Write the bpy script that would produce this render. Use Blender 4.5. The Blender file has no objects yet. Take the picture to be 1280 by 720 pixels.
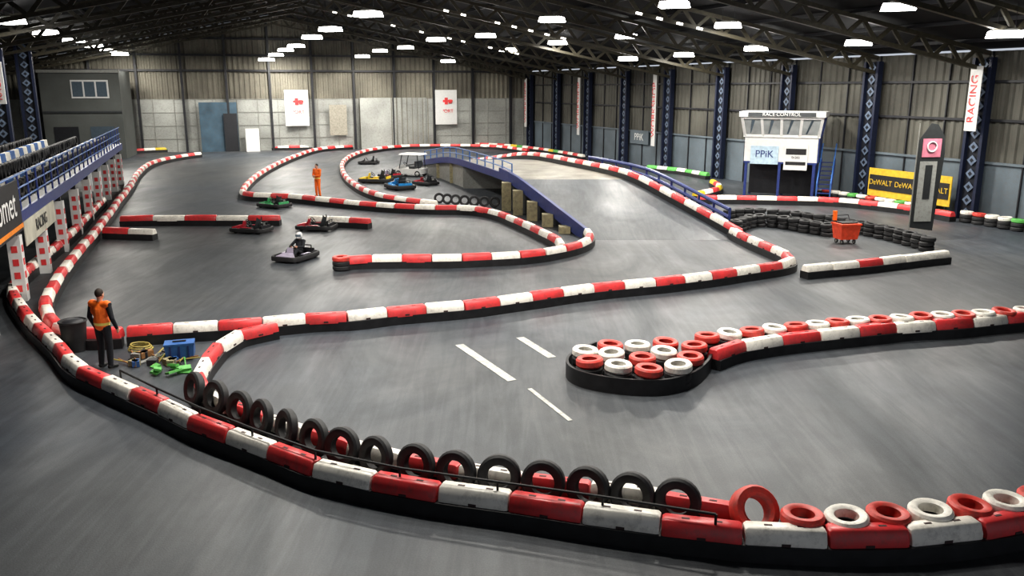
import bpy, math, random
import numpy as np
from mathutils import Vector, Matrix
random.seed(7)
# Site survey helper: photogrammetric intersection of a sight line with a horizontal plane (metres, Z up)
F=1050.0; H=6.3; PITCH=math.atan(250/1050.0)
sp,cp=math.sin(PITCH),math.cos(PITCH)
def W(u,v,z=0.0):
    a=(u-640)/F; b=(360-v)/F
    dz=-sp+b*cp; dy=cp+b*sp
    k=(z-H)/dz
    return (a*k, dy*k, z)
scn=bpy.context.scene
try:
    scn.view_settings.view_transform='Standard'
    scn.view_settings.look='Medium High Contrast'
except Exception as e: print(e)
# ---------------- materials
MATS={}
def mk(name,col,rough=.6,var=.18,scale=6,metal=0,emit=0,bump=0,dirt=0):
    if name in MATS: return MATS[name]
    m=bpy.data.materials.new(name); m.use_nodes=True
    nt=m.node_tree; p=nt.nodes['Principled BSDF']
    p.inputs['Roughness'].default_value=rough; p.inputs['Metallic'].default_value=metal
    if emit:
        p.inputs['Base Color'].default_value=(*col,1)
        p.inputs['Emission Color'].default_value=(*col,1); p.inputs['Emission Strength'].default_value=emit
    else:
        tc=nt.nodes.new('ShaderNodeTexCoord'); n=nt.nodes.new('ShaderNodeTexNoise')
        n.inputs['Scale'].default_value=scale; n.inputs['Detail'].default_value=5
        nt.links.new(tc.outputs['Object'],n.inputs['Vector'])
        r=nt.nodes.new('ShaderNodeValToRGB')
        r.color_ramp.elements[0].position=.3; r.color_ramp.elements[1].position=.7
        r.color_ramp.elements[0].color=(*[c*(1-var) for c in col],1)
        r.color_ramp.elements[1].color=(*[min(1,c*(1+var*.6)) for c in col],1)
        nt.links.new(n.outputs['Fac'],r.inputs['Fac']); out=r.outputs['Color']
        if dirt:
            n2=nt.nodes.new('ShaderNodeTexNoise'); n2.inputs['Scale'].default_value=7; n2.inputs['Detail'].default_value=8; n2.inputs['Roughness'].default_value=.75
            nt.links.new(tc.outputs['Object'],n2.inputs['Vector'])
            r2=nt.nodes.new('ShaderNodeValToRGB'); r2.color_ramp.elements[0].position=.48; r2.color_ramp.elements[1].position=.66
            r2.color_ramp.elements[0].color=(0,0,0,1); r2.color_ramp.elements[1].color=(dirt,dirt,dirt,1)
            nt.links.new(n2.outputs['Fac'],r2.inputs['Fac'])
            mx=nt.nodes.new('ShaderNodeMixRGB'); mx.inputs[2].default_value=(.12,.095,.08,1)
            nt.links.new(r2.outputs['Color'],mx.inputs[0]); nt.links.new(out,mx.inputs[1]); out=mx.outputs[0]
        nt.links.new(out,p.inputs['Base Color'])
        if bump:
            b=nt.nodes.new('ShaderNodeBump'); b.inputs['Strength'].default_value=bump; b.inputs['Distance'].default_value=.02
            nt.links.new(n.outputs['Fac'],b.inputs['Height']); nt.links.new(b.outputs['Normal'],p.inputs['Normal'])
    MATS[name]=m; return m
RED=mk('plastic_red',(.72,.060,.065),.38,.22,2,dirt=.38); WHT=mk('plastic_white',(.92,.88,.80),.38,.12,2,dirt=.32)
BLK=mk('rubber_black',(.018,.018,.02),.6,.3,5); BELT=mk('belt_black',(.020,.020,.022),.5,.4,4)
TY=mk('tyre_black',(.026,.026,.028),.6,.3,8); SLOT=mk('slot_dark',(.06,.035,.035),.7)
TRED=mk('tyre_red',(.66,.07,.055),.45,.3,6,dirt=.45); TWHT=mk('tyre_white',(.86,.83,.76),.45,.15,6,dirt=.4)
GRN=mk('plastic_green',(.12,.42,.10),.5); YEL=mk('plastic_yellow',(.75,.55,.04),.5)
BLU=mk('steel_blue',(.03,.05,.19),.4,.2); BLUL=mk('paint_blue',(.05,.14,.38),.4)
NAV=mk('column_navy',(.012,.018,.045),.5); LATT=mk('lattice_pale',(.13,.17,.24),.5); COLD=mk('column_dark',(.008,.010,.018),.6)
STEEL=mk('steel_grey',(.30,.30,.28),.5,.2,4,.3); STLD=mk('steel_dark',(.022,.023,.028),.5)
CREAM=mk('paint_cream',(.36,.32,.19),.6,dirt=.6); PAPER=mk('banner_white',(.68,.68,.67),.6,.06)
ORG=mk('hi_vis_orange',(1.0,.19,.02),.6,.12,20); REFL=mk('reflective_tape',(.9,.75,.2),.3,.05)
NAVY=mk('cloth_navy',(.014,.016,.022),.8,.2,30); SKIN=mk('skin',(.55,.30,.21),.5,.08,20)
HAIR=mk('hair_dark',(.03,.018,.012),.7,.3,60); SHOE=mk('shoe_black',(.015,.015,.015),.5)
DGREY=mk('paint_dark_grey',(.05,.055,.06),.5); GLASS=mk('window_glass',(.10,.13,.16),.1,.1); GLASSL=mk('window_glass_bright',(.32,.34,.34),.15,.25,1.5)  # bright glass: sky reflection put into the colour of the tower windows
LAMP=mk('lamp_glow',(1,.98,.93),emit=14); HOLEGLOW=mk('hole_glow',(1,.96,.88),emit=4)
# ---------------- mesh builder
class MB:
    def __init__(s): s.v=[];s.f=[];s.mi=[];s.mats=[]
    def _m(s,mat):
        if mat not in s.mats: s.mats.append(mat)
        return s.mats.index(mat)
    def add(s,vs,fs,mat):
        o=len(s.v); s.v+= [tuple(p) for p in vs]; k=s._m(mat)
        for f in fs: s.f.append(tuple(i+o for i in f)); s.mi.append(k)
    def box(s,c,size,mat,R=None,top=1.0):
        x,y,z=[a/2 for a in size]; vs=[]
        for sz,t in ((-z,1.0),(z,top)):
            for sx,sy in((-x,-y),(x,-y),(x,y),(-x,y)): vs.append(Vector((sx*t,sy*t,sz)))
        if R is not None: vs=[R@q for q in vs]
        vs=[q+Vector(c) for q in vs]
        s.add(vs,[(3,2,1,0),(4,5,6,7),(0,1,5,4),(1,2,6,5),(2,3,7,6),(3,0,4,7)],mat)
    def beam(s,p0,p1,w,h,mat,up=(0,0,1)):
        p0=Vector(p0);p1=Vector(p1);d=(p1-p0); L=d.length
        if L<1e-6: return
        d/=L; u=Vector(up)
        if abs(d.dot(u))>.98: u=Vector((1,0,0))
        r=d.cross(u).normalized(); u=r.cross(d).normalized()
        vs=[]
        for p in(p0,p1):
            for a,b in((-1,-1),(1,-1),(1,1),(-1,1)): vs.append(p+r*a*w/2+u*b*h/2)
        s.add(vs,[(0,1,2,3),(7,6,5,4),(0,4,5,1),(1,5,6,2),(2,6,7,3),(3,7,4,0)],mat)
    def cyl(s,p0,p1,r0,r1,mat,n=12,cap=True):
        p0=Vector(p0);p1=Vector(p1);d=(p1-p0).normalized()
        u=Vector((0,0,1)) if abs(d.z)<.95 else Vector((1,0,0))
        a=d.cross(u).normalized(); b=d.cross(a)
        vs=[]
        for p,r in((p0,r0),(p1,r1)):
            for i in range(n):
                t=2*math.pi*i/n; vs.append(p+(a*math.cos(t)+b*math.sin(t))*r)
        fs=[(i,i+n,(i+1)%n+n,(i+1)%n) for i in range(n)]
        if cap: fs+= [tuple(range(n)),tuple(range(2*n-1,n-1,-1))]
        s.add(vs,fs,mat)
    def sph(s,c,r,mat,n=14,m=9):
        if not hasattr(r,'__len__'): r=(r,r,r)
        vs=[(c[0],c[1],c[2]-r[2])]
        for j in range(1,m):
            ph=-math.pi/2+math.pi*j/m
            for i in range(n):
                t=2*math.pi*i/n
                vs.append((c[0]+r[0]*math.cos(ph)*math.cos(t),c[1]+r[1]*math.cos(ph)*math.sin(t),c[2]+r[2]*math.sin(ph)))
        vs.append((c[0],c[1],c[2]+r[2])); fs=[]
        for i in range(n): fs.append((0,1+(i+1)%n,1+i))
        for j in range(m-2):
            for i in range(n):
                a=1+j*n+i; b=1+j*n+(i+1)%n; fs.append((a,b,b+n,a+n))
        e=len(vs)-1; o=1+(m-2)*n
        for i in range(n): fs.append((e,o+i,o+(i+1)%n))
        s.add(vs,fs,mat)
    def tyre(s,c,axis,R,w,mat,r_in=.55,n=24,hub=None):
        c=Vector(c);d=Vector(axis).normalized()
        u=Vector((0,0,1)) if abs(d.z)<.9 else Vector((1,0,0))
        a=d.cross(u).normalized(); b=d.cross(a); ri=R*r_in; h=w/2
        prof=[(ri,-h*.75),(ri+(R-ri)*.3,-h),(R*.9,-h*.95),(R,-h*.55),(R,h*.55),(R*.9,h*.95),(ri+(R-ri)*.3,h),(ri,h*.75),(ri*1.12,0)]
        k=len(prof); vs=[]
        for i in range(n):
            t=2*math.pi*i/n; rd=a*math.cos(t)+b*math.sin(t)
            for (r,z) in prof: vs.append(c+rd*r+d*z)
        fs=[]
        for i in range(n):
            j=(i+1)%n
            for q in range(k): fs.append((i*k+q,i*k+(q+1)%k,j*k+(q+1)%k,j*k+q))
        s.add(vs,fs,mat)
        if hub: s.cyl(c-d*h*.6,c+d*h*.6,ri*1.05,ri*1.05,hub,12)
    def torus(s,c,axis,R,r,mat,n=24,m=8):
        c=Vector(c);d=Vector(axis).normalized()
        u=Vector((0,0,1)) if abs(d.z)<.9 else Vector((1,0,0))
        a=d.cross(u).normalized(); b=d.cross(a); vs=[]
        for i in range(n):
            t=2*math.pi*i/n; rd=a*math.cos(t)+b*math.sin(t)
            for q in range(m):
                p=2*math.pi*q/m; vs.append(c+rd*(R+r*math.cos(p))+d*r*math.sin(p))
        fs=[(i*m+q,i*m+(q+1)%m,((i+1)%n)*m+(q+1)%m,((i+1)%n)*m+q) for i in range(n) for q in range(m)]
        s.add(vs,fs,mat)
    def sweep(s,path,prof,mat,closed=False,caps=True):
        n=len(path);k=len(prof);vs=[]
        for i in range(n):
            if closed: d=Vector(path[(i+1)%n])-Vector(path[i-1])
            else: d=Vector(path[min(i+1,n-1)])-Vector(path[max(i-1,0)])
            d.z=0; d.normalize(); nr=Vector((-d.y,d.x,0))
            for (o,z) in prof: vs.append(Vector(path[i])+nr*o+Vector((0,0,z)))
        fs=[]
        for i in range(n if closed else n-1):
            j=(i+1)%n
            for q in range(k): fs.append((i*k+q,i*k+(q+1)%k,j*k+(q+1)%k,j*k+q))
        if caps and not closed: fs+= [tuple(range(k-1,-1,-1)),tuple((n-1)*k+q for q in range(k))]
        s.add(vs,fs,mat)
    def tube(s,path,r,mat,n=8):
        for a,b in zip(path[:-1],path[1:]): s.cyl(a,b,r,r,mat,n)
    def obj(s,name,parent=None,smooth=True,loc=(0,0,0),rz=0,sc=1):
        me=bpy.data.meshes.new(name); me.from_pydata(s.v,[],s.f)
        for m in s.mats: me.materials.append(m)
        me.polygons.foreach_set('material_index',s.mi)
        if smooth:
            me.polygons.foreach_set('use_smooth',[True]*len(s.f))
            me.set_sharp_from_angle(angle=math.radians(38))
        me.update()
        o=bpy.data.objects.new(name,me); scn.collection.objects.link(o)
        o.location=loc;o.rotation_euler=(0,0,rz);o.scale=(sc,sc,sc)
        if parent: o.parent=parent
        return o
def text(s,body,loc,size,normal,mat,parent=None,rot=0,name='lettering'):
    cu=bpy.data.curves.new(name,'FONT'); cu.body=body; cu.size=size; cu.extrude=.004; cu.align_x='CENTER'; cu.align_y='CENTER'
    cu.materials.append(mat)
    o=bpy.data.objects.new(name,cu); scn.collection.objects.link(o)
    n=Vector(normal).normalized(); up=Vector((0,0,1)); x=up.cross(n).normalized(); y=n.cross(x)
    M=Matrix((x,y,n)).transposed()@Matrix.Rotation(rot,3,'Z')
    o.matrix_world=Matrix.Translation(loc)@M.to_4x4()
    if parent: o.parent=parent
    return o
def catmull(P,sub=10):
    P=[Vector(p) for p in P]; out=[]
    for i in range(len(P)-1):
        p0=P[max(i-1,0)];p1=P[i];p2=P[i+1];p3=P[min(i+2,len(P)-1)]
        for k in range(sub):
            t=k/sub
            out.append(.5*((2*p1)+(p2-p0)*t+(2*p0-5*p1+4*p2-p3)*t*t+(3*p1-p0-3*p2+p3)*t**3))
    out.append(P[-1]); return out
def resample(P,step):
    D=catmull(P); L=[0]
    for a,b in zip(D[:-1],D[1:]): L.append(L[-1]+(b-a).length)
    n=max(1,round(L[-1]/step)); out=[]; j=0
    for i in range(n+1):
        t=L[-1]*i/n
        while j<len(D)-2 and L[j+1]<t: j+=1
        seg=L[j+1]-L[j]; out.append(D[j].lerp(D[j+1],0 if seg<1e-9 else min(1,(t-L[j])/seg)))
    return out
ZT=.48; ZB=.22
def G(lst,z=ZT): return [Vector((W(u,v,z)[0],W(u,v,z)[1],0)) for u,v in lst]
def barrier(name,pts,pattern=None,L=1.1,zb=ZB,zt=ZT,w=.34,detail=False,base=True):
    mb=MB(); pattern=pattern or [RED,WHT]
    if base:
        mb.sweep(resample(pts,.35),[(-w/2-.03,0),(-w/2-.03,zb+.03),(w/2+.03,zb+.03),(w/2+.03,0)],BELT)
    S=resample(pts,L); h=zt-zb; pr=[(-w/2,zb),(-w/2,zb+h*.42),(-w*.33,zt-.02),(-w*.27,zt),(w*.27,zt),(w*.33,zt-.02),(w/2,zb+h*.42),(w/2,zb)]
    for i in range(len(S)-1):
        a,b=S[i],S[i+1]; d=b-a; l=d.length; d/=l; nr=Vector((-d.y,d.x,0)).normalized()
        mat=pattern[i%len(pattern)]; vs=[]
        jit=random.uniform(-.025,.025); jz=random.uniform(-.012,.012)
        for t,sc in((.012,.90),(.05,1),(l-.05,1),(l-.012,.90)):
            for (o,z) in pr:
                vs.append(a+d*t+nr*(o*sc+jit)+Vector((0,0,zb+(z-zb)*sc+(jz if z>zb else 0))))
        k=len(pr);fs=[]
        for r in range(3):
            for q in range(k): fs.append((r*k+q,r*k+(q+1)%k,(r+1)*k+(q+1)%k,(r+1)*k+q))
        fs+= [tuple(range(k-1,-1,-1)),tuple(3*k+q for q in range(k))]
        mb.add(vs,fs,mat)
        if detail:
            R=Matrix((d,nr,d.cross(nr))).transposed()
            for t in(.3,.7): mb.box(a+d*l*t+nr*jit+Vector((0,0,zt+jz)),(.11,.04,.008),SLOT,R)
            for sgn in(-1,1):
                mb.box(a+d*l*.5+nr*(sgn*w*.47+jit)+Vector((0,0,zb+.05)),(.12,.04,.04),SLOT,R)
    return mb.obj(name)
# ---------------- building frame
Bv=Vector((-.9716,-.2362,0)).normalized(); A=Vector((.368,-.930,0)).normalized()
C0=Vector((.9,94.4,0))-Bv*.8; WID=53.3; EAVE=8.0; RISE=5.4; S0=2.0
def bp(s,t,z=0): 
    q=C0+A*s+Bv*t; return Vector((q.x,q.y,z))
def roofz(t): return EAVE+RISE*(1-abs(t-WID/2)/(WID/2))
def st(x,y):
    d=Vector((x,y,0))-C0; det=A.x*Bv.y-A.y*Bv.x
    return ((d.x*Bv.y-d.y*Bv.x)/det,(A.x*d.y-A.y*d.x)/det)
SMAX=104
fm=bpy.data.materials.new('asphalt_floor'); fm.use_nodes=True; nt=fm.node_tree; P=nt.nodes['Principled BSDF']
tc=nt.nodes.new('ShaderNodeTexCoord')
def noise(scale,detail,dist=0,rough=.5,rot=0,sc=(1,1,1)):
    mp=nt.nodes.new('ShaderNodeMapping'); mp.inputs['Rotation'].default_value=(0,0,math.radians(rot)); mp.inputs['Scale'].default_value=sc
    n=nt.nodes.new('ShaderNodeTexNoise'); n.inputs['Scale'].default_value=scale; n.inputs['Detail'].default_value=detail; n.inputs['Distortion'].default_value=dist; n.inputs['Roughness'].default_value=rough
    nt.links.new(tc.outputs['Object'],mp.inputs['Vector']); nt.links.new(mp.outputs['Vector'],n.inputs['Vector']); return n
def rampn(n,p0,c0,p1,c1):
    r=nt.nodes.new('ShaderNodeValToRGB'); r.color_ramp.elements[0].position=p0; r.color_ramp.elements[1].position=p1
    r.color_ramp.elements[0].color=(*c0,1); r.color_ramp.elements[1].color=(*c1,1); nt.links.new(n.outputs['Fac'],r.inputs['Fac']); return r.outputs['Color']
def mult(a,b):
    m=nt.nodes.new('ShaderNodeMixRGB'); m.blend_type='MULTIPLY'; m.inputs[0].default_value=1; nt.links.new(a,m.inputs[1]); nt.links.new(b,m.inputs[2]); return m.outputs[0]
n1=noise(.9,9,.9,.62,-20,(.4,.16,1)); n2=noise(.10,4); n3=noise(40,4); n4=noise(1.4,6,2.2,.6,35,(1.6,.10,1)); n5=noise(1.1,8,.3,.7)
col=rampn(n1,.3,(.050,.056,.064),.75,(.108,.113,.120))
col=mult(col,rampn(n2,.35,(.72,.79,.88),.62,(1.06,1.04,1.0)))
col=mult(col,rampn(n3,.3,(.80,.80,.80),.7,(1.16,1.16,1.16)))
col=mult(col,rampn(n4,.42,(.80,.81,.83),.58,(1.06,1.06,1.06)))
col=mult(col,rampn(n5,.35,(.86,.86,.86),.65,(1.08,1.08,1.08)))
nt.links.new(col,P.inputs['Base Color'])
bm_=nt.nodes.new('ShaderNodeBump'); bm_.inputs['Strength'].default_value=.18; bm_.inputs['Distance'].default_value=.01
nt.links.new(n3.outputs['Fac'],bm_.inputs['Height']);nt.links.new(bm_.outputs['Normal'],P.inputs['Normal'])
rr=nt.nodes.new('ShaderNodeMapRange'); rr.inputs[1].default_value=.3; rr.inputs[2].default_value=.7; rr.inputs[3].default_value=.56; rr.inputs[4].default_value=.38
nt.links.new(n1.outputs['Fac'],rr.inputs[0]); nt.links.new(rr.outputs[0],P.inputs['Roughness'])
mb=MB(); q=[bp(0,0),bp(SMAX,0),bp(SMAX,WID),bp(0,WID)]
mb.add([p for p in q]+[p-Vector((0,0,.2)) for p in q],[(3,2,1,0),(4,5,6,7),(0,1,5,4),(1,2,6,5),(2,3,7,6),(3,0,4,7)],fm); mb.obj('floor',smooth=False)
def corr(mb,p0,p1,zb,ztf,mat,nrm,pitch=.5,dep=.08):
    L=(p1-p0).length; n=int(L/pitch); vs=[];fs=[]
    for i in range(n):
        for k,o in((0,0),(.35,0),(.5,dep),(.85,dep)):
            t=(i+k)/n
            q=p0.lerp(p1,t)+nrm*o; vs.append((q.x,q.y,zb)); vs.append((q.x,q.y,ztf(t)))
    q=p1; vs.append((q.x,q.y,zb)); vs.append((q.x,q.y,ztf(1)))
    for i in range(len(vs)//2-1): fs.append((2*i,2*i+2,2*i+3,2*i+1))
    mb.add(vs,fs,mat)
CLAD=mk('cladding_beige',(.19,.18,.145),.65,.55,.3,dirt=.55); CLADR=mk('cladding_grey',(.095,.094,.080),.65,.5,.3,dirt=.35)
PANW=mk('panel_white',(.36,.37,.35),.6,.3,.4,dirt=.4); PANB=mk('panel_blue_grey',(.12,.15,.175),.6,.3,.5,dirt=.3)
ROOF=mk('roof_dark',(.005,.005,.006),.9,.3,.5)
nB=-Bv.cross(Vector((0,0,1))); nB=nB if nB.dot(A)>0 else -nB; nB.normalize()
nR=A.cross(Vector((0,0,1))); nR=nR if nR.dot(Bv)>0 else -nR; nR.normalize()
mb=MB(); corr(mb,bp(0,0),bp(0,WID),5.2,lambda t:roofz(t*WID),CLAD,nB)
mb.beam(bp(0,0,2.6),bp(0,WID,2.6),.16,5.2,PANW)
for t in range(0,52,2): mb.beam(bp(.1,t+.5,0),bp(.1,t+.5,5.2),.05,.05,STEEL)
for z in(1.3,2.6,3.9,5.2): mb.beam(bp(.1,0,z),bp(.1,WID,z),.06,.05,STEEL)
for t in np.arange(2,52,4.2): mb.beam(bp(.3,t,0),bp(.3,t,roofz(t)),.22,.3,STLD,up=A)
mb.beam(bp(.3,0,8),bp(.3,WID,8),.12,.2,STLD); mb.beam(bp(.3,8,9.5),bp(.3,WID-8,9.5),.12,.2,STLD); mb.beam(bp(.3,16,11.1),bp(.3,WID-16,11.1),.12,.2,STLD)
mb.obj('wall_back',smooth=False)
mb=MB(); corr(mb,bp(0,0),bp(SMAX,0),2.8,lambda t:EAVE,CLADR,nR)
mb.beam(bp(0,0,1.4),bp(SMAX,0,1.4),.16,2.8,PANB)
for s in np.arange(0,SMAX,2.3): mb.beam(bp(s,.12,0),bp(s,.12,EAVE),.1,.06,STLD,up=A)
mb.beam(bp(0,.15,4.8),bp(SMAX,.15,4.8),.1,.12,STLD); mb.beam(bp(0,.15,2.8),bp(SMAX,.15,2.8),.12,.12,PANB); mb.beam(bp(0,.15,6.6),bp(SMAX,.15,6.6),.1,.12,STLD)
mb.obj('wall_right',smooth=False)
mb=MB(); corr(mb,bp(0,WID),bp(SMAX,WID),0,lambda t:EAVE,ROOF,-nR)
for k in range(15): mb.beam(bp(S0+6.93*k,WID-.4,0),bp(S0+6.93*k,WID-.4,EAVE),.4,.6,STLD,up=A)
mb.obj('wall_left',smooth=False)
mb=MB()
for a,b in((0,WID/2),(WID/2,WID)):
    mb.add([bp(-.5,a,roofz(a)+.1),bp(SMAX,a,roofz(a)+.1),bp(SMAX,b,roofz(b)+.1),bp(-.5,b,roofz(b)+.1),
      bp(-.5,a,roofz(a)+.3),bp(SMAX,a,roofz(a)+.3),bp(SMAX,b,roofz(b)+.3),bp(-.5,b,roofz(b)+.3)],[(0,1,2,3),(7,6,5,4),(0,4,5,1),(1,5,6,2),(2,6,7,3),(3,7,4,0)],ROOF)
mb.obj('ceiling',smooth=False)
def lattice(mb,P,ax,nr,h,w=.46):
    up=Vector((0,0,1))
    for sg in(-1,1): mb.beam(P+ax*sg*w,P+ax*sg*w+up*h,.16,.34,NAV,up=nr)
    mb.beam(P-nr*.05,P-nr*.05+up*h,.03,2*w,COLD,up=ax)
    n=int(h/.62); dz=h/n
    for i in range(n):
        c=P+up*(i+.5)*dz; a=.27;b=.26
        vs=[c+nr*.02+up*b,c+nr*.02+ax*a,c+nr*.02-up*b,c+nr*.02-ax*a]; vs+= [q+nr*.03 for q in vs]
        mb.add(vs,[(0,1,2,3),(7,6,5,4),(0,4,5,1),(1,5,6,2),(2,6,7,3),(3,7,4,0)],LATT)
        c2=c+nr*.06; a*=.45;b*=.45
        mb.add([c2+up*b,c2+ax*a,c2-up*b,c2-ax*a],[(0,1,2,3)],COLD)
for k in range(13):
    s=S0+6.93*k
    if s>92: break
    mb=MB(); lattice(mb,bp(s,.5,0),A,nR,EAVE-.3); mb.obj('lattice_column',smooth=False)
TR=mk('truss_paint',(.065,.058,.04),.5,.3)
mb=MB()
for k in range(12):
    s=S0+6.93*k
    for t0,t1 in((.3,WID/2),(WID-.3,WID/2)):
        n=17
        def rp(i,dz): 
            t=t0+(t1-t0)*i/n; return bp(s,t,roofz(t)-dz)
        mb.beam(rp(0,.15),rp(n,.15),.22,.18,TR); mb.beam(rp(0,.95),rp(n,.95),.22,.18,TR)
        for i in range(n):
            mb.beam(rp(i,.95),rp(i+.5,.15),.1,.18,TR); mb.beam(rp(i+.5,.15),rp(i+1,.95),.1,.18,TR)
mb.obj('roof_truss_frame',smooth=False)
mb=MB()
for t in np.arange(2,WID,3.0): mb.beam(bp(0,t,roofz(t)),bp(92,t,roofz(t)),.08,.16,STLD)
mb.obj('roof_purlins',smooth=False)
cam=bpy.data.cameras.new('camera'); cam.sensor_width=36; cam.lens=F/1280*36; cam.clip_end=400
co=bpy.data.objects.new('camera',cam); scn.collection.objects.link(co); co.location=(0,0,H); co.rotation_euler=(math.pi/2-PITCH,0,0); scn.camera=co
# ---------------- lights
w=bpy.data.worlds.new('world'); scn.world=w; w.use_nodes=True; bg=w.node_tree.nodes['Background']; bg.inputs[0].default_value=(.84,.90,1,1); bg.inputs[1].default_value=.55
LP=[(57,40),(92,50),(117,57),(135,63),(150,67),(12,26),(460,17),(413,36),(390,46),(370,57),(357,62),(345,68),(333,74),(507,59),(475,63),(453,70),(545,49),(607,44),(635,62),(690,24),(697,53),(783,45),(785,73),(843,5),(855,68),(910,31),(1123,8),(945,60),(1073,53),(1257,42),(560,76),(300,-40),(600,-60),(1000,-60),(900,-120),(200,-100),(550,-160)]  # entries with negative v: unseen lamps added overhead to brighten the front
for (u,v) in LP:
    z=9.8
    while True:
        p=W(u,v,z); s,t=st(p[0],p[1])
        if s>3 and z<roofz(t)-.5: break
        z-=.15
        if z<6.9: break
    if z<6.9: continue
    mb=MB(); x,y,_=p
    s,t=st(x,y)
    mb.box((0,0,.13),(1.0,.6,.12),STEEL,top=.6); mb.box((0,0,-.02),(1.25,.8,.24),LAMP,top=.9)
    zr=roofz(t)-z
    for sx in(-.3,.3): mb.cyl((sx,0,.12),(sx,0,zr),.012,.012,STLD,6)
    o=mb.obj('pendant_lamp',smooth=False,loc=(x,y,z),rz=-.37)
    L=bpy.data.lights.new('lamp_light','AREA'); L.shape='RECTANGLE'; L.size=1.1;L.size_y=.7; L.energy=620; L.color=(1,.96,.88)
    lo=bpy.data.objects.new('lamp_light',L); scn.collection.objects.link(lo); lo.parent=o; lo.location=(0,0,-.15)
mb=MB()
for k in(3,5,7):  # glowing bars added in place of light shining through the rafter holes
    s=S0+6.93*k+.5
    for t in np.arange(10,25,1.1):
        if random.random()<.25: continue
        a=bp(s,t,roofz(t)-1.05); b=bp(s,t+.3,roofz(t+.3)-1.05); mb.beam(a,b,.12,.10,HOLEGLOW)
mb.obj('rafter_hole_glow',smooth=False)
# ---------------- barriers
PA=[(1300,634),(1245,645),(1158,656),(1055,659),(945,655),(837,644),(737,631),(645,617),(548,604),(463,589),(393,573),(340,553),(290,535),(243,518),(205,500),(165,483),(128,467),(92,450),(70,425),(45,402),(28,382),(16,362),(20,345),(42,324),(70,302),(93,282),(112,262),(128,246)]
barrier('race_barrier',G(PA),detail=True)
PQ=[(152,410),(110,412),(76,405),(59,388),(57,368),(66,350),(78,332),(92,315),(107,298),(120,283),(132,268),(143,253),(152,242),(163,228),(172,214),(188,202),(215,195),(250,190)]
barrier('race_barrier',G(PQ))
PB=[(158,408),(215,404),(280,400),(340,396),(395,391),(445,389),(495,383),(545,379),(590,375),(635,369),(680,363),(715,358),(750,354),(790,350),(825,347),(860,343),(893,339),(940,332),(975,327),(990,322),(985,315),(965,306),(945,298),(925,289),(915,284)]
barrier('race_barrier',G(PB),detail=True)
PC=[(345,402),(305,410),(280,421),(264,437),(251,455),(246,474),(265,491),(310,509),(370,529),(430,548),(500,565),(570,578),(640,590),(700,598),(760,605),(820,613),(880,622),(920,629)]
barrier('race_barrier',G(PC,.44),detail=True,zt=.44,zb=.18,w=.28)
PD=[(1300,389),(1240,394),(1190,399),(1140,401),(1100,405),(1050,410),(1000,415),(960,420),(920,427),(892,437)]
barrier('race_barrier',G(PD),detail=True)
PE=[(428,321),(450,319),(510,318),(560,318),(610,316),(660,313),(700,307),(727,300),(738,292),(734,285)]
barrier('race_barrier',G(PE))
mb=MB(); p=G([(430,321)])[0]
for z in(.1,.26): mb.tyre((p.x-.1,p.y,z),(0,0,1),.32,.17,TY)
mb.tyre((p.x-.1,p.y,.42),(0,0,1),.32,.17,TRED); mb.obj('painted_tyre_stack')
PF=[(440,181),(400,184),(372,192),(345,203),(322,216),(306,230),(304,238),(320,241),(360,242),(400,246),(440,250),(490,254),(540,256),(590,257),(622,263),(648,273),(675,285),(697,296),(702,303)]
barrier('race_barrier',G(PF))
PG=[(660,186),(620,181),(580,180),(540,180),(500,181),(465,185),(440,192),(428,202),(430,215),(444,228),(468,239),(505,246),(545,251)]
barrier('race_barrier',G(PG))
PH=[(165,186),(210,184),(250,183),(300,182),(350,182),(400,181),(450,179),(500,178),(560,178),(620,179),(665,183),(700,188),(730,193)]
barrier('race_barrier',G(PH),pattern=[RED,WHT,YEL,GRN,WHT,RED,WHT])
barrier('race_barrier',G([(150,270),(200,269),(260,269),(300,269),(350,269)]),L=1.5)
barrier('race_barrier',G([(385,270),(425,271),(462,273)]),pattern=[WHT,WHT,RED],L=1.2)
barrier('race_barrier',G([(130,284),(160,285),(193,286)]))
barrier('race_barrier',G([(872,244),(920,244),(970,245),(1020,246),(1060,248),(1100,252),(1150,258),(1192,265)]))
barrier('race_barrier',G([(1006,331),(1050,327),(1085,324),(1120,320),(1155,316),(1185,313)]),pattern=[WHT,WHT,RED,WHT,WHT])
barrier('race_barrier',G([(810,206),(850,210),(885,216)]),pattern=[GRN,WHT])
barrier('race_barrier',G([(868,240),(900,232),(890,224)]),pattern=[YEL,WHT,RED])
# ---------------- ramp / bridge
LE=[Vector(p) for p in((3.4,35.3,0),(0,44.5,1.7),(-4.2,57.5,1.7),(-9,71,0))]
RE=[Vector(p) for p in((10.1,35.3,0),(6.5,44.5,1.7),(1.6,57.5,1.7),(-3.2,71,0))]
RAMPL=mk('ramp_plate_worn',(.24,.225,.19),.45,.45,1.0,dirt=.55)
def smz(P): 
    out=[]
    for a,b in zip(P[:-1],P[1:]):
        for i in range(8): out.append(a.lerp(b,i/8))
    out.append(P[-1].copy()); z=[p.z for p in out]
    for _ in range(3): z=[z[0]]+[(z[i-1]+2*z[i]+z[i+1])/4 for i in range(1,len(z)-1)]+[z[-1]]
    for p,q in zip(out,z): p.z=q+.003
    return out
SL=smz(LE);SR=smz(RE)
ramp=bpy.data.objects.new('flyover_bridge',None); scn.collection.objects.link(ramp)
mb=MB()
for i in range(len(SL)-1):
    a,b,c,d=SL[i],SR[i],SR[i+1],SL[i+1]; m=RAMPL if 8<=i<=14 else fm
    g=lambda p:Vector((p.x,p.y,max(0,p.z-.25)))
    mb.add([a,b,c,d,g(a),g(b),g(c),g(d)],[(0,1,2,3),(7,6,5,4),(0,4,5,1),(1,5,6,2),(2,6,7,3),(3,7,4,0)],m)
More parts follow.
